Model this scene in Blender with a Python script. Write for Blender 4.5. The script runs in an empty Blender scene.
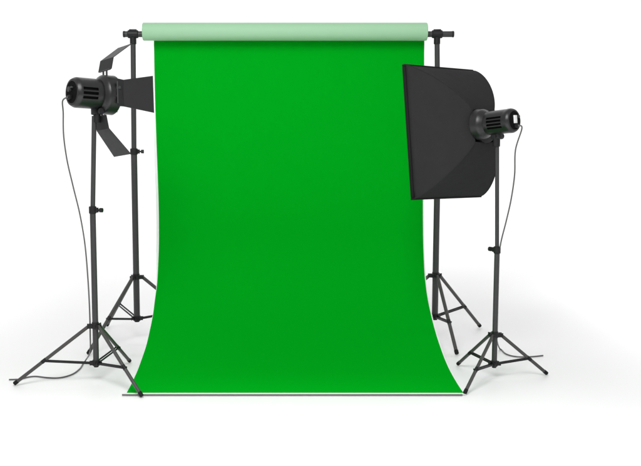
import bpy, bmesh, math, random
from mathutils import Vector, Matrix
PI = math.pi
random.seed(4)
scene = bpy.context.scene
COL = scene.collection

# ------------------------------------------------------------------ camera
TH = math.atan(.12); CH = 1.646; CD = 7.15
cam = bpy.data.cameras.new('camera'); camo = bpy.data.objects.new('camera', cam); COL.objects.link(camo)
camo.location = (0, -CD, CH); camo.rotation_euler = (PI/2 - TH, 0, 0)
cam.sensor_fit = 'HORIZONTAL'; cam.sensor_width = 36; cam.lens = 36*1000/641
cam.shift_x = (320.5-285)/641; cam.clip_end = 400; cam.clip_start = .05
scene.camera = camo
_c, _s = math.cos(TH), math.sin(TH)
def ray(px, py):
    u = (px-285)/1000; v = (233-py)/1000
    return Vector((u, _c+v*_s, -_s+v*_c))
def at(px, py, Y):                    # measured picture point -> world point at depth Y
    r = ray(px, py); t = (Y+CD)/r.y
    return Vector((r.x*t, Y, CH+r.z*t))
def onfloor(px, py, z=0):
    r = ray(px, py); t = (z-CH)/r.z
    return Vector((r.x*t, r.y*t-CD, z))

# ------------------------------------------------------------------ materials
def mat(name, col, rough=.5, metal=0, spec=.5, nscale=0, namt=0, bump=0, bscale=200, sheen=0, coat=0):
    m = bpy.data.materials.new(name); m.use_nodes = True
    nt = m.node_tree; b = nt.nodes['Principled BSDF']
    b.inputs['Base Color'].default_value = (*col, 1); b.inputs['Roughness'].default_value = rough
    b.inputs['Metallic'].default_value = metal; b.inputs['Specular IOR Level'].default_value = spec
    b.inputs['Sheen Weight'].default_value = sheen
    b.inputs['Coat Weight'].default_value = coat
    tc = nt.nodes.new('ShaderNodeTexCoord')
    if namt:
        n = nt.nodes.new('ShaderNodeTexNoise'); n.inputs['Scale'].default_value = nscale; n.inputs['Detail'].default_value = 5
        nt.links.new(tc.outputs['Object'], n.inputs['Vector'])
        mx = nt.nodes.new('ShaderNodeMix'); mx.data_type = 'RGBA'
        mx.inputs['A'].default_value = (*[c*(1-namt) for c in col], 1)
        mx.inputs['B'].default_value = (*[min(1, c*(1+namt)) for c in col], 1)
        nt.links.new(n.outputs['Fac'], mx.inputs['Factor']); nt.links.new(mx.outputs['Result'], b.inputs['Base Color'])
        mr = nt.nodes.new('ShaderNodeMapRange'); mr.inputs['To Min'].default_value = max(.02, rough-.07); mr.inputs['To Max'].default_value = min(1, rough+.07)
        nt.links.new(n.outputs['Fac'], mr.inputs['Value']); nt.links.new(mr.outputs['Result'], b.inputs['Roughness'])
    if bump:
        n2 = nt.nodes.new('ShaderNodeTexNoise'); n2.inputs['Scale'].default_value = bscale; n2.inputs['Detail'].default_value = 3
        nt.links.new(tc.outputs['Object'], n2.inputs['Vector'])
        bp = nt.nodes.new('ShaderNodeBump'); bp.inputs['Strength'].default_value = bump; bp.inputs['Distance'].default_value = .002 if bscale > 100 else .006
        nt.links.new(n2.outputs['Fac'], bp.inputs['Height']); nt.links.new(bp.outputs['Normal'], b.inputs['Normal'])
    return m
M = dict(
    floor=mat('white_floor_paint', (.83, .83, .83), .5, spec=.5, nscale=1.5, namt=.008),
    green=mat('green_backdrop_paper', (.0004, .334, .0108), 1, spec=0, nscale=3, namt=.012),
    white=mat('white_paper', (.86, .88, .86), .8, spec=.2),
    roll=mat('pale_green_paper', (.32, .545, .345), .62, spec=.3, nscale=6, namt=.02),
    tube=mat('grey_metal_tube', (.037, .037, .038), .42, spec=.4, nscale=30, namt=.12),
    leg=mat('grey_leg_metal', (.050, .048, .047), .36, spec=.5, nscale=30, namt=.12),
    black=mat('black_plastic', (.010, .010, .011), .45, spec=.3, nscale=40, namt=.15),
    rubber=mat('black_rubber', (.008, .008, .008), .7, spec=.2),
    body=mat('strobe_housing', (.009, .009, .0095), .33, spec=.5, nscale=60, namt=.12, bump=.15, bscale=700),
    slot=mat('vent_shade_panel_black', (.003, .003, .003), .8, spec=.1),  # shade inside the vent slots put into colour; also black of the rear panels
    door=mat('barn_door_metal', (.017, .017, .018), .5, spec=.3, nscale=25, namt=.1),
    fabric=mat('softbox_fabric', (.029, .0285, .0295), .9, spec=.05, nscale=8, namt=.10, bump=.9, bscale=14),
    diffuser=mat('white_diffuser_cloth', (.8, .8, .8), .8, spec=.1),
    rod=mat('hem_rod_metal', (.13, .13, .125), .5, spec=.5),
    cable=mat('grey_cable', (.10, .10, .10), .45, spec=.4),
    switch=mat('white_switch', (.85, .85, .85), .4),
    steel=mat('bright_steel', (.35, .35, .36), .3, metal=1),
)

# ------------------------------------------------------------------ mesh helpers
def obj(name, bm, m, parent=None, smooth=True, ang=35):
    me = bpy.data.meshes.new(name); bmesh.ops.recalc_face_normals(bm, faces=bm.faces)
    bm.to_mesh(me); bm.free()
    me.materials.append(m)
    if smooth:
        for p in me.polygons: p.use_smooth = True
        try: me.set_sharp_from_angle(angle=math.radians(ang))
        except Exception: pass
    o = bpy.data.objects.new(name, me); COL.objects.link(o)
    if parent: o.parent = parent
    return o
def thing(name, label, cat, loc=(0, 0, 0), group=None, mtx=None):
    o = bpy.data.objects.new(name, None); COL.objects.link(o); o.empty_display_size = .1
    if mtx is not None: o.matrix_world = mtx
    else: o.location = loc
    o['label'] = label; o['category'] = cat
    if group: o['group'] = group
    return o
def tag(o, label, cat, group=None):
    o['label'] = label; o['category'] = cat
    if group: o['group'] = group
def frame_of(d):
    d = d.normalized(); a = Vector((0, 0, 1)) if abs(d.z) < .9 else Vector((1, 0, 0))
    x = d.cross(a).normalized(); y = d.cross(x).normalized(); return x, y
def tube(bm, pts, r, n=20, caps=True, bev=0):
    """swept tube through pts, r scalar or list; bev rounds the two ends"""
    pts = [Vector(p) for p in pts]; rs = list(r) if hasattr(r, '__iter__') else [r]*len(pts)
    if bev:
        d0 = (pts[1]-pts[0]).normalized(); d1 = (pts[-1]-pts[-2]).normalized()
        pts = [pts[0], pts[0]+d0*bev]+pts[1:-1]+[pts[-1]-d1*bev, pts[-1]]
        rs = [rs[0]-bev, rs[0]]+rs[1:-1]+[rs[-1], rs[-1]-bev]
    rings = []; x = None
    for i, p in enumerate(pts):
        d = (pts[min(i+1, len(pts)-1)]-pts[max(i-1, 0)]).normalized()
        if x is None: x, y = frame_of(d)
        else:
            x = (x-d*x.dot(d)).normalized(); y = d.cross(x)
        y = d.cross(x)
        rings.append([bm.verts.new(p+(x*math.cos(2*PI*k/n)+y*math.sin(2*PI*k/n))*rs[i]) for k in range(n)])
    for a, b in zip(rings, rings[1:]):
        for k in range(n): bm.faces.new((a[k], a[(k+1) % n], b[(k+1) % n], b[k]))
    if caps: bm.faces.new(rings[0]); bm.faces.new(rings[-1])
def box(bm, c, sx, sy, sz, R=None, bev=0):
    g = bmesh.ops.create_cube(bm, size=1)['verts']
    bmesh.ops.scale(bm, vec=(sx, sy, sz), verts=g)
    if bev:
        e = list({e for v in g for e in v.link_edges})
        r = bmesh.ops.bevel(bm, geom=e, offset=bev, segments=2, affect='EDGES', profile=.5)
        g = list({v for f in r['faces'] for v in f.verts} | {v for v in g if v.is_valid})
    mt = Matrix.Translation(Vector(c)) @ (R.to_4x4() if R is not None else Matrix())
    bmesh.ops.transform(bm, matrix=mt, verts=g)
def prism(bm, quad, th, nrm):
    """thin sheet with thickness from a planar polygon"""
    n = Vector(nrm).normalized()*th/2
    a = [bm.verts.new(Vector(q)+n) for q in quad]; b = [bm.verts.new(Vector(q)-n) for q in quad]
    bm.faces.new(a); bm.faces.new(b[::-1])
    for i in range(len(quad)):
        j = (i+1) % len(quad); bm.faces.new((a[i], a[j], b[j], b[i]))
def NB(): return bmesh.new()
def smooth_path(pts, n=8):
    pts = [Vector(p) for p in pts]; out = []
    for i in range(len(pts)-1):
        p0 = pts[max(i-1, 0)]; p1 = pts[i]; p2 = pts[i+1]; p3 = pts[min(i+2, len(pts)-1)]
        for k in range(n):
            t = k/n
            out.append(.5*((2*p1)+(p2-p0)*t+(2*p0-5*p1+4*p2-p3)*t*t+(3*p1-p0-3*p2+p3)*t**3))
    out.append(pts[-1]); return out

# ------------------------------------------------------------------ setting
bm = NB()
S = 16; YW = 10.0; RC = 2.0
pr = [(-16, 0), (YW-RC, 0)]+[(YW-RC+RC*math.sin(k/24*PI/2), RC-RC*math.cos(k/24*PI/2)) for k in range(1, 25)]+[(YW, 8)]
rows = [[bm.verts.new((x, y, z)) for x in (-S, S)] for y, z in pr]
for a, c in zip(rows, rows[1:]): bm.faces.new((a[0], a[1], c[1], c[0]))
fl = obj('floor', bm, M['floor'], smooth=True, ang=60); fl['kind'] = 'structure'

# ------------------------------------------------------------------ stands
def stand(name, label, centre, ztop, feet, hub_z, bot_z, r1, r2, rl, joint_z, knob_dir, group, tee=None, top_dx=0, brace_f=.6):
    cx, cy = centre
    t = thing(name, label, 'light stand' if tee is None else 'backdrop stand', (cx, cy, 0), group)
    b = NB(); tube(b, [(0, 0, bot_z), (0, 0, joint_z)], r2, 24, bev=.002); obj('lower_tube', b, M['tube'], t)
    b = NB(); tube(b, [(0, 0, joint_z-.02), (top_dx, 0, ztop)], r1, 24); obj('upper_tube', b, M['tube'], t)
    # clamp collar with locking knob
    b = NB(); tube(b, [(0, 0, joint_z-.022), (0, 0, joint_z+.022)], r2+.005, 24, bev=.003)
    kd = Vector((math.cos(knob_dir), math.sin(knob_dir), 0))
    box(b, kd*(r2+.008), .022, .016, .030, Matrix.Rotation(knob_dir, 3, 'Z'), .002)
    cl = obj('clamp_collar', b, M['black'], t)
    b = NB(); tube(b, [kd*(r2+.016)+Vector((0, 0, joint_z)), kd*(r2+.026)+Vector((0, 0, joint_z)), kd*(r2+.030)+Vector((0, 0, joint_z)), kd*(r2+.048)+Vector((0, 0, joint_z))], [.006, .006, .014, .014], 10)
    for v in b.verts: pass
    obj('knob', b, M['black'], cl)
    # the little box above was made at z=0: shift it to the collar
    for v in cl.data.vertices:
        if abs(v.co.z) < .02 and joint_z > .1: v.co.z += joint_z
    # hub collar with three lugs
    b = NB(); tube(b, [(0, 0, hub_z-.016), (0, 0, hub_z+.016)], r2+.006, 24, bev=.003)
    tube(b, [(0, 0, hub_z+.016), (0, 0, hub_z+.024)], r2+.003, 24)
    lc = NB(); tube(lc, [(0, 0, bot_z-.004), (0, 0, bot_z+.034)], r2+.005, 24, bev=.003); tube(lc, [(0, 0, bot_z-.012), (0, 0, bot_z)], r2*.8, 24)
    for fx, fy in feet:
        F = Vector((fx-cx, fy-cy, 0)); d = F.normalized(); ang = math.atan2(d.y, d.x); R = Matrix.Rotation(ang, 3, 'Z')
        side = Vector((-d.y, d.x, 0))
        H = d*(r2+.022)+Vector((0, 0, hub_z))
        for s in (-1, 1):
            box(b, d*(r2+.014)+side*s*(rl+.002)+Vector((0, 0, hub_z)), .036, .004, .026, R, .001)
        tube(b, [H-side*(rl+.007), H+side*(rl+.007)], .005, 10)
        foot = F+Vector((0, 0, rl*1.15)); ld = (foot-H).normalized()
        lb = NB(); tube(lb, [H-ld*.008, foot-ld*.015], rl, 16, bev=.002)
        lg = obj('leg', lb, M['leg'], t)
        fb = NB(); tube(fb, [foot-ld*.028, foot-ld*.004, foot], [rl*1.14, rl*1.14, rl*.85], 16, bev=0); obj('foot_cap', fb, M['rubber'], lg)
        # brace from the lower collar to a clip on the leg
        J = H+(foot-H)*brace_f; B = d*(r2+.010)+Vector((0, 0, bot_z+.014))
        bb = NB(); e = side*(rl+.001)
        bd = (J-B); up = bd.cross(side).normalized()
        ex = Matrix((bd.normalized(), side, up)).transposed()
        for s in (-1, 1):
            box(bb, (J+B)/2+e*s*.92, bd.length+.012, .0035, rl*1.05, ex, .001)
        obj('brace', bb, M['black'], t)
        cb = NB(); tube(cb, [J-ld*.016, J+ld*.016], rl+.0012, 16); tube(cb, [J-side*(rl+.007), J+side*(rl+.007)], .005, 10); obj('brace_clip', cb, M['black'], lg)
        for s in (-1, 1):
            box(lc, d*(r2+.010)+side*s*(rl+.005)+Vector((0, 0, bot_z+.014)), .024, .003, .022, R, .001)
    obj('leg_hub', b, M['black'], t); obj('lower_collar', lc, M['black'], t)
    if tee is not None:
        bz = tee
        hb = NB(); tube(hb, [(top_dx, 0, ztop-.05), (top_dx, 0, bz-.02)], r1+.0045, 24, bev=.003)
        tube(hb, [(top_dx-.037, 0, bz), (top_dx+.037, 0, bz)], .0285, 24, bev=.004)
        box(hb, (top_dx, 0, bz+.026), .052, .030, .016, None, .003)
        th = obj('tee_clamp', hb, M['black'], t)
    return t
BAR_Z = at(134, 34.3, 0).z
REAR = 'stands holding up the backdrop crossbar'
def third(c, a, b): return (3*c[0]-a[0]-b[0], 3*c[1]-a[1]-b[1])
cRL = (-1.077, 0.0)
stand('backdrop_stand', 'tall grey tripod stand holding the left end of the backdrop crossbar', cRL, BAR_Z-.02,
      [(-1.344, -.476), (-1.379, .455), (-.50, .03)], .467, .150, .0185, .0225, .0125, 1.373, 0, REAR, tee=BAR_Z, brace_f=.55, top_dx=.008)
cRR = (1.090, 0.0)
stand('backdrop_stand', 'tall grey tripod stand holding the right end of the crossbar, behind the softbox', cRR, BAR_Z-.02,
      [(1.173, -.476), (1.504, .419), (.52, .05)], .478, .165, .0185, .0225, .0125, 1.373, 0, REAR, tee=BAR_Z, top_dx=-.02)
FRONT = 'stands carrying the studio lights'
cFL = (-1.163, -1.13)
stand('light_stand', 'grey tripod stand in front at left, under the flash head with barn doors', cFL, at(95, 116, -1.13).z,
      [(-1.646, -1.231), (-.832, -1.489), (-1.028, -.669)], .350, .105, .0145, .018, .0110, 1.064, -.3, FRONT, top_dx=.022)
cFR = (1.306, -1.05)
stand('light_stand', 'grey tripod stand in front at right, under the flash head with softbox', cFR, at(497, 134, -1.05).z,
      [(1.056, -1.427), (1.13, -.748), (1.655, -.99)], .275, .080, .0125, .0165, .0105, .809, 2.2, FRONT, top_dx=-.018)

# ------------------------------------------------------------------ crossbar
b = NB(); x0 = at(123.5, 34, 0).x; x1 = at(453.5, 34, 0).x
tube(b, [(x0, 0, BAR_Z), (x1, 0, BAR_Z)], .021, 28, bev=.002)
cbx = thing('crossbar', 'long grey metal tube across the top, running through the pale green roll', 'crossbar', ((x0+x1)/2, 0, BAR_Z))
o = obj('tube', b, M['tube'], cbx); o.data.transform(Matrix.Translation((-(x0+x1)/2, 0, -BAR_Z)))
for xx, s in ((x0, -1), (x1, 1)):
    e = NB(); tube(e, [(xx-(x0+x1)/2-s*.012, 0, 0), (xx-(x0+x1)/2+s*.003, 0, 0)], .0225, 28, bev=.002); obj('end_cap', e, M['black'], cbx)

# ------------------------------------------------------------------ paper backdrop
RR_ = .0625
ROLLX0 = at(143, 34, 0).x; ROLLX1 = at(427, 34, 0).x; RZ = at(285, 31.8, 0).z
bd = thing('paper_backdrop', 'bright green paper sweep unrolling from a pale green roll down to the white floor', 'backdrop', (0, 0, 0))
b = NB(); tube(b, [(ROLLX0, 0, RZ), (ROLLX1, 0, RZ)], RR_, 64, bev=.004)
rl_ = obj('roll', b, M['roll'], bd)
for xx, s in ((ROLLX0, -1), (ROLLX1, 1)):
    b = NB(); tube(b, [(xx-s*.01, 0, RZ), (xx+s*.0015, 0, RZ)], .034, 32); obj('roll_core', b, M['black'], rl_)
# profile of the sweep (Y, z) from the roll to the floor
prof = []
YF = RR_+.004
ZT = RZ; ZB = .80
n1 = 16
for i in range(n1): prof.append((YF, ZT+(ZB-ZT)*i/n1))
YE = -.98; n2 = 48; PW = 2.15
for i in range(n2+1):
    t = i/n2*PI/2
    # superellipse quarter from (YF,ZB) to (YE,0)
    cy_ = math.cos(t)**(2/PW); sz = math.sin(t)**(2/PW)
    prof.append((YE+(YF-YE)*cy_, .006+(ZB-.006)*(1-sz)))
YEND = -1.437
for i in range(1, 9): prof.append((YE+(YEND-YE)*i/8, .006))
def projy(Y, z):
    y = Y+CD; zz = z-CH; d = y*_c-zz*_s; return 233-1000*(y*_s+zz*_c)/d, d
LE = [(30, 154), (60, 154.3), (100, 155.2), (150, 156.8), (200, 158.6), (240, 159), (270, 158), (285, 157), (300, 155), (315, 153), (330, 150), (345, 146.5), (360, 141.5), (372, 137), (385, 131), (395, 125.5), (410, 117)]
RE = [(30, 424), (60, 424), (100, 423.6), (150, 423), (200, 422.7), (240, 423), (270, 424.2), (285, 425.6), (300, 427.8), (315, 431), (330, 434.8), (345, 439.5), (360, 445), (372, 450.5), (385, 458), (395, 464.8), (410, 475)]
def hermite(tab, y):
    for i in range(len(tab)-1):
        if tab[i][0] <= y <= tab[i+1][0]:
            g = lambda j: (tab[min(j+1, len(tab)-1)][1]-tab[max(j-1, 0)][1])/(tab[min(j+1, len(tab)-1)][0]-tab[max(j-1, 0)][0])
            h = tab[i+1][0]-tab[i][0]; t = (y-tab[i][0])/h; p0, p1 = tab[i][1], tab[i+1][1]; m0, m1 = g(i)*h, g(i+1)*h
            return (2*t**3-3*t*t+1)*p0+(t**3-2*t*t+t)*m0+(-2*t**3+3*t*t)*p1+(t**3-t*t)*m1
    return tab[-1][1] if y > tab[-1][0] else tab[0][1]
# real half-widths of the sheet along its length, measured once
edges = []
for (Y, z) in prof:
    py, d = projy(Y, z)
    edges.append(((hermite(LE, py)-285)/1000*d, (hermite(RE, py)-285)/1000*d, py))
def sheet(off, l_in, r_in, front_in, th):
    bm = NB(); NX = 24; top = []; bot = []
    P = list(zip(prof, edges))
    for i, ((Y, z), (xl, xr, py)) in enumerate(P):
        Y0, z0 = prof[max(i-1, 0)]; Y1, z1 = prof[min(i+1, len(prof)-1)]
        tv = Vector((0, Y1-Y0, z1-z0)).normalized(); nv = Vector((0, tv.z, -tv.y))
        if nv.y > 0: nv = -nv                     # faces the camera side
        if abs(tv.z) < .02: nv = Vector((0, 0, 1))
        Yq = Y
        if i == len(prof)-1: Yq = Y+front_in
        A = xl+l_in(py); B = xr-r_in(py)
        ra = []; rb = []
        for k in range(NX+1):
            x = A+(B-A)*k/NX
            c = Vector((x, Yq, z))+nv*off
            ra.append(bm.verts.new(c)); rb.append(bm.verts.new(c-nv*th))
        top.append(ra); bot.append(rb)
    for i in range(len(top)-1):
        for k in range(NX):
            bm.faces.new((top[i][k], top[i][k+1], top[i+1][k+1], top[i+1][k]))
            bm.faces.new((bot[i][k], bot[i+1][k], bot[i+1][k+1], bot[i][k+1]))
        for k in (0, NX): bm.faces.new((top[i][k], top[i+1][k], bot[i+1][k], bot[i][k]))
    for i in (0, len(top)-1):
        for k in range(NX): bm.faces.new((top[i][k], top[i][k+1], bot[i][k+1], bot[i][k]))
    return bm
zero = lambda py: 0.0
def lw(py):      # the white margin is widest at the left half way down
    return -.003-.017*max(0, min(1, (py-75)/60))*max(0, min(1, (290-py)/40))
def rw(py): return -.004-.004*max(0, min(1, (py-50)/30))
obj('white_backing', sheet(0, lw, rw, 0, .0012), M['white'], bd)
gp = obj('green_sheet', sheet(.0022, zero, zero, .036, .001), M['green'], bd)
b = NB(); pA = onfloor(121.5, 397); pB = onfloor(463, 397)
tube(b, [(pA.x, YEND-.010, .0075), (pB.x, YEND-.010, .0075)], .0052, 16, bev=.001); obj('hem_rod', b, M['rod'], bd)

# ------------------------------------------------------------------ flash heads
def lathe_body(prof, slots, nphi=144, rec=.011):
    """prof: (s, r) along local +X; slots: list of (s0, s1, [phi centres], half width)"""
    ss = sorted({p[0] for p in prof} | {s for sl in slots for s in (sl[0], sl[0]+.0012, sl[1]-.0012, sl[1])})
    def R(s):
        for (a, ra), (b_, rb) in zip(prof, prof[1:]):
            if a <= s <= b_: return ra+(rb-ra)*((s-a)/(b_-a) if b_ > a else 0)
        return prof[-1][1]
    phis = {2*PI*k/nphi for k in range(nphi)}
    for sl in slots:
        for pc in sl[2]:
            for d in (-sl[3], -sl[3]+.012, sl[3]-.012, sl[3]): phis.add((pc+d) % (2*PI))
    phis = sorted(phis)
    ph2 = [phis[0]]
    for p in phis[1:]:
        if p-ph2[-1] > .004: ph2.append(p)
    phis = ph2
    bm = NB(); rings = []
    for s in ss:
        ring = []
        for p in phis:
            r = R(s)
            for sl in slots:
                if sl[0]+.001 < s < sl[1]-.001:
                    for pc in sl[2]:
                        d = (p-pc+PI) % (2*PI)-PI
                        if abs(d) < sl[3]-.006: r -= rec
            ring.append(bm.verts.new((s, -r*math.cos(p), r*math.sin(p))))   # phi 0 faces local -Y
        rings.append(ring)
    n = len(phis)
    deep = {v for i_, s in enumerate(ss) for v in rings[i_] if math.hypot(v.co.y, v.co.z) < R(s)-rec*.5}
    for a, b_ in zip(rings, rings[1:]):
        for k in range(n):
            q = (a[k], a[(k+1) % n], b_[(k+1) % n], b_[k])
            f_ = bm.faces.new(q)
            if sum(v in deep for v in q) >= 2: f_.material_index = 1  # slot recess coloured near-black to stand for the unlit interior
    bm.faces.new(rings[0]); bm.faces.new(rings[-1])
    return bm
def head_matrix(P, yaw, tilt, left):
    """local X = where the lamp points; yaw measured from +Y towards -X (left) or +X"""
    sx = -1 if left else 1
    n = Vector((sx*math.sin(yaw)*math.cos(tilt), math.cos(yaw)*math.cos(tilt), -math.sin(tilt)))
    up = Vector((sx*math.sin(yaw)*math.sin(tilt), math.cos(yaw)*math.sin(tilt), math.cos(tilt)))
    y = up.cross(n)
    m = Matrix((n, y, up)).transposed().to_4x4(); m.translation = P
    return m
def arc(a, b_, r0, r1, n=6):   # shoulder between two radii
    return [(a+(b_-a)*i/n, r0+(r1-r0)*math.sin(i/n*PI/2)) for i in range(n+1)]

# ---- left head, pointing right and away, with barn doors
PL = at(96.5, 94.2, -1.13)
yawL = math.radians(50)
ML = head_matrix(PL, yawL, math.radians(3.5), False) @ Matrix.Rotation(math.radians(-7), 4, 'X')
head = thing('flash_head', 'black studio flash head with four barn doors on the left stand', 'studio light', group='studio flash heads', mtx=ML)
rb = .090
prof_b = [(-.165, .070), (-.163, .078)]+arc(-.160, -.135, .080, rb, 5)+[(-.125, rb), (-.12, rb), (-.02, rb), (.0, rb), (.006, rb-.003), (.009, rb-.003)]
hs = [math.radians(a) for a in (-25, -8, 9)]
body = obj('housing', lathe_body(prof_b, [(-.134, -.035, hs+[h+PI for h in hs], math.radians(5.4))]), M['body'], head); body.data.materials.append(M['slot'])
prof_r = [(.009, rb-.001)]+[(.009+.031*i/8, rb-.001+.028*math.sin(i/8*PI/2)) for i in range(1, 9)]+[(.095, .118), (.103, .119), (.108, .116), (.108, .110)]
obj('reflector', lathe_body(prof_r, []), M['body'], head)
b = NB(); tube(b, [(.1085, 0, 0), (.110, 0, 0)], .108, 48); obj('front_glass', b, M['diffuser'], head)
# rear panel
b = NB(); tube(b, [(-.1665, 0, 0), (-.163, 0, 0)], .066, 48, bev=.001); rp = obj('rear_panel', b, M['slot'], head)
b = NB(); tube(b, [(-.182, .012, .018), (-.166, .012, .018)], .015, 24, bev=.002); obj('dial', b, M['tube'], rp)
b = NB(); box(b, (-.172, -.012, .026), .012, .026, .010, None, .002); obj('power_switch', b, M['tube'], rp)
b = NB(); box(b, (-.176, .008, -.030), .020, .032, .024, None, .003); obj('socket', b, M['black'], rp)
# little clips on the reflector rim
for a in (math.radians(14), math.radians(194)):
    b = NB(); c = Vector((.083, -.121*math.cos(a), .121*math.sin(a)))
    box(b, c, .028, .010, .018, Matrix.Rotation(-a, 3, 'X'), .002); obj('rim_clip', b, M['tube'], head)
# mounting bracket onto the stand
def bracket(head, m, P, top, r):
    inv = m.inverted(); 
    b = NB(); base = Vector((P.x, P.y, top)); 
    q = lambda v: inv @ Vector(v)
    tube(b, [q((P.x, P.y, top-.05)), q((P.x, P.y, top+.012))], .022, 20, bev=.002)
    box(b, inv @ Vector((P.x, P.y, top+.020)), .060, .046, .050, None, .006)
    br = obj('stand_bracket', b, M['black'], head)
    b = NB(); tube(b, [Vector((0, .030, 0))+q((P.x, P.y, top+.012)), Vector((0, -.040, 0))+q((P.x, P.y, top+.012))], .012, 16, bev=.002)
    tube(b, [Vector((.0, -.042, 0))+q((P.x, P.y, top+.012)), Vector((0, -.056, 0))+q((P.x, P.y, top+.012))], .019, 12, bev=.002)
    obj('tilt_knob', b, M['black'], br)
bracket(head, ML, PL, PL.z-.118, rb)
# barn doors; hinge ring slightly behind the rim. out = outward direction in local (y,z)
def barn_door(out, sec1, sec2, w0, w1, w2, hs_, R0, stem=.0):
    o = Vector((0, *out)); side = Vector((1, 0, 0)).cross(o)
    X = Vector((1, 0, 0))
    h = X*hs_+o*(R0+stem)
    a = h+X*sec1[0]+o*sec1[1]; c = a+X*sec2[0]+o*sec2[1]
    bm = NB(); th = .0035
    n1 = (a-h).cross(side); n2 = (c-a).cross(side)
    # one bent sheet, skinned through its three edges
    A = []
    nm = (n1.normalized()+n2.normalized()).normalized()
    for p, w, n in ((h, w0, n1.normalized()), (a, w1, nm), (c, w2, n2.normalized())):
        A.append([bm.verts.new(p-side*w+n*th/2), bm.verts.new(p+side*w+n*th/2), bm.verts.new(p+side*w-n*th/2), bm.verts.new(p-side*w-n*th/2)])
    for u, v in zip(A, A[1:]):
        for k in range(4): bm.faces.new((u[k], u[(k+1) % 4], v[(k+1) % 4], v[k]))
    bm.faces.new(A[0]); bm.faces.new(A[-1])
    d = obj('barn_door', bm, M['door'], head, smooth=False)
    bh = NB(); tube(bh, [h-side*w0*.8, h+side*w0*.8], .0045, 12)
    for s in (-.25, .25):
        tube(bh, [X*(hs_)+o*(R0-.006)+side*w0*s, h+side*w0*s], .006, 10)
    obj('hinge', bh, M['tube'], d)
HS = .062
barn_door((0, 1), (.016, .070), (.128, .094), .078, .078, .080, HS, .116, .030)
barn_door((0, -1), (.012, .080), (.130, .150), .066, .072, .098, HS-.038, .112, .018)
barn_door((-1, 0), (.050, -.014), (.180, .045), .082, .080, .112, HS+.01, .118, .004)
barn_door((1, 0), (.040, .004), (.110, .012), .070, .070, .078, HS+.01, .118, .004)

# ---- right head with softbox
PR = at(497, 122.5, -1.05)
yawR = .76; tiltR = .11
MR = head_matrix(PR, yawR, tiltR, True)
head2 = thing('flash_head', 'black studio flash head with a white rear switch plugged into the softbox', 'studio light', group='studio flash heads', mtx=MR)
rb2 = .074
prof_b = [(-.125, .060), (-.123, .066)]+arc(-.120, -.104, .068, rb2, 5)+[(-.090, rb2), (-.086, rb2-.001), (.05, rb2-.001), (.058, rb2-.004), (.060, rb2-.004)]
hs = [math.radians(a) for a in (-20, -4, 12, 28)]
body2 = obj('housing', lathe_body(prof_b, [(-.074, .030, hs+[h+PI for h in hs], math.radians(5.2))]), M['body'], head2); body2.data.materials.append(M['slot'])
prof_r = [(.060, rb2-.006)]+[(.060+.04*i/8, rb2-.006+.024*math.sin(i/8*PI/2)) for i in range(1, 9)]+[(.118, .094), (.134, .096), (.136, .090)]
obj('reflector', lathe_body(prof_r, []), M['body'], head2)
b = NB(); tube(b, [(-.1265, 0, 0), (-.123, 0, 0)], .056, 48, bev=.001); rp2 = obj('rear_panel', b, M['slot'], head2)
b = NB(); box(b, (-.130, -.002, .006), .008, .030, .048, None, .002); obj('power_switch', b, M['switch'], rp2)
b = NB(); tube(b, [(-.138, -.034, .022), (-.126, -.034, .022)], .009, 20, bev=.001); obj('dial', b, M['tube'], rp2)
b = NB(); box(b, (-.133, -.006, -.034), .018, .030, .020, None, .003); obj('socket', b, M['black'], rp2)
bracket(head2, MR, PR, PR.z-.096, rb2)

# softbox
Wb, Hb = .645, .838
MB_ = head_matrix(Vector((1.027, -.659, 1.519)), .69, .136, True) @ Matrix.Rotation(.028, 4, 'X')
sb = thing('softbox', 'large black rectangular softbox facing the green paper, seen from behind', 'softbox', mtx=MB_)
D = .335
NT = 18; NS = 14
def sec(t):  # t 0 at rim, 1 at the speed ring
    k = max(0, 1-t**1.4)**.73
    return k
bm = NB(); rings = []
RI = .098
for i in range(NT+1):
    t = math.sin(i/NT*PI/2) if True else i/NT
    k = sec(t); hw = RI+(Wb/2-RI)*k; hh = RI+(Hb/2-RI)*k
    x = -D*t
    ring = []
    cr = [(-hw, -hh), (hw, -hh), (hw, hh), (-hw, hh)]
    for q in range(4):
        (ya, za), (yb, zb) = cr[q], cr[(q+1) % 4]
        for j in range(NS):
            u = j/NS; y = ya+(yb-ya)*u; z = za+(zb-za)*u
            sag = 4*u*(1-u)*.020*math.sin(PI*min(1, t))         # panels stretch slightly inward between the rods
            dn = Vector((0, (yb-ya), (zb-za))).normalized(); nrm = Vector((0, dn.z, -dn.y))
            y -= nrm.y*sag; z -= nrm.z*sag
            ring.append(bm.verts.new((x, y, z)))
    rings.append(ring)
n = len(rings[0])
for a, c in zip(rings, rings[1:]):
    for k in range(n): bm.faces.new((a[k], a[(k+1) % n], c[(k+1) % n], c[k]))
shell = obj('fabric_shell', bm, M['fabric'], sb, ang=28)
sm = shell.modifiers.new('thickness', 'SOLIDIFY'); sm.thickness = .003; sm.offset = -1
# rim: sewn lip round the front
b = NB(); T = .010
for (cy0, cz0, sy, sz) in ((0, Hb/2, Wb+.012, .014), (0, -Hb/2, Wb+.012, .014)):
    box(b, (.008, cy0, cz0), .026, sy, sz, None, .003)
for s in (-1, 1): box(b, (.008, s*Wb/2, 0), .0256, .0122, Hb-.0145, None, .003)
obj('rim', b, M['rubber'], sb)
b = NB(); box(b, (.010, 0, 0), .003, Wb-.016, Hb-.018); obj('diffuser', b, M['diffuser'], sb, smooth=False)
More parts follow.
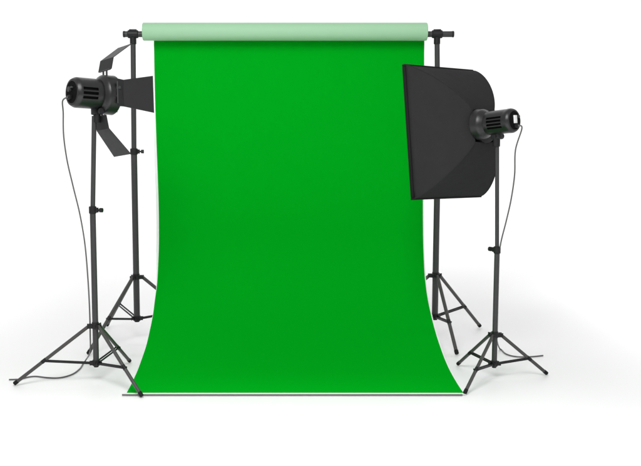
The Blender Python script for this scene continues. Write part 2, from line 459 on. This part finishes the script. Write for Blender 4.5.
# rods in the seams
for sy in (-1, 1):
    for sz in (-1, 1):
        pts = []
        for i in range(NT+1):
            t = math.sin(i/NT*PI/2); k = sec(t)
            pts.append((-D*t, sy*(RI+(Wb/2-RI)*k), sz*(RI+(Hb/2-RI)*k)))
        b = NB(); tube(b, pts, .0028, 8); obj('seam', b, M['fabric'], sb)
b = NB(); tube(b, [(-D-.012, 0, 0), (-D-.010, 0, 0), (-D+.012, 0, 0)], [.098, .104, .104], 48); obj('speed_ring', b, M['black'], sb)

# ------------------------------------------------------------------ cables
def cable(pts, label):
    b = NB(); P = [Vector((p.x, p.y, max(p.z, .0055))) for p in smooth_path(pts, 10)]; tube(b, P, .0046, 10)
    t = obj('power_cable', b, M['cable']); tag(t, label, 'cable', 'power cables of the flash heads'); return t
tl = ML @ Vector((-.186, .008, -.030)); 
pts = [tl, tl+Vector((-.028, -.012, -.022))]
for px, py, Y in ((63.2, 113, -1.19), (63.6, 135, -1.19), (67, 160, -1.19), (73, 186, -1.19), (80, 215, -1.19), (85, 245, -1.18), (88, 280, -1.16), (89.6, 310, -1.13), (90.2, 335, -1.08), (90, 352, -1.03)):
    pts.append(at(px, py, Y))
def fl_pt(px, py):
    return onfloor(px, py, .0055)
pts += [fl_pt(85.6, 361.5)+Vector((0, 0, .008)), fl_pt(80, 368.5), fl_pt(72, 374.3), fl_pt(60, 377.6), fl_pt(48, 377.6), fl_pt(36, 376.3), fl_pt(28, 377.0), fl_pt(20, 379), fl_pt(9, 379.5)]
cable(pts, 'thin grey cable hanging from the left flash head and trailing left across the floor')
tr = MR @ Vector((-.144, -.006, -.034))
pts = [tr, tr+Vector((.020, -.010, -.016))]
for px, py, Y in ((515.5, 150, -1.10), (514.6, 175, -1.10), (511, 200, -1.10), (506, 222, -1.10), (501, 242, -1.08), (498, 262, -1.0), (496.3, 285, -.93), (495.6, 310, -.80), (495.8, 328, -.65)):
    pts.append(at(px, py, Y))
pts += [at(497, 341, -.48), fl_pt(500, 349), fl_pt(505, 353.2), fl_pt(511, 355.6), fl_pt(520, 356.8), fl_pt(531, 356.6), fl_pt(537, 356.1), fl_pt(543, 355.4)]
cable(pts, 'thin grey cable hanging from the right flash head and trailing right across the floor')

# ------------------------------------------------------------------ light
w = bpy.data.worlds.new('World'); scene.world = w; w.use_nodes = True
bg = w.node_tree.nodes['Background']; bg.inputs['Color'].default_value = (1, 1, 1, 1); bg.inputs['Strength'].default_value = .60
def area(name, loc, target, sx, sy, power, spread=180):
    l = bpy.data.lights.new(name, 'AREA'); l.shape = 'RECTANGLE'; l.size = sx; l.size_y = sy; l.energy = power; l.spread = math.radians(spread)
    o = bpy.data.objects.new(name, l); COL.objects.link(o); o.location = loc
    o.rotation_euler = (Vector(target)-Vector(loc)).to_track_quat('-Z', 'Y').to_euler(); return o
area('key_light', (-.9, -5.2, 5.2), (0, -.6, .9), 2.6, 2.6, 235)
area('added_front_floor_fill', (0, -4.3, 3.6), (0, -3.9, 0), 3.0, .7, 60, 84)  # added lamp out of frame, turns the floor in front white
area('added_right_floor_fill', (3.9, -.6, 4.2), (3.9, -.6, 0), 1.2, 6, 40, 46)  # added lamp out of frame, lifts the grey floor at far right
area('added_left_floor_fill', (-3.8, -.6, 4.2), (-3.8, -.6, 0), 1.2, 6, 32, 46)  # added counterpart out of frame, whitens the floor at far left
area('added_background_fill', (0, 6.0, 7.0), (0, 8.5, 2), 20, 1.2, 680)  # added unseen lamp, keeps the far floor and cove white

# ------------------------------------------------------------------ render
scene.render.engine = 'CYCLES'
scene.view_settings.view_transform = 'Standard'; scene.view_settings.look = 'None'
scene.view_settings.exposure = 0; scene.view_settings.gamma = 1
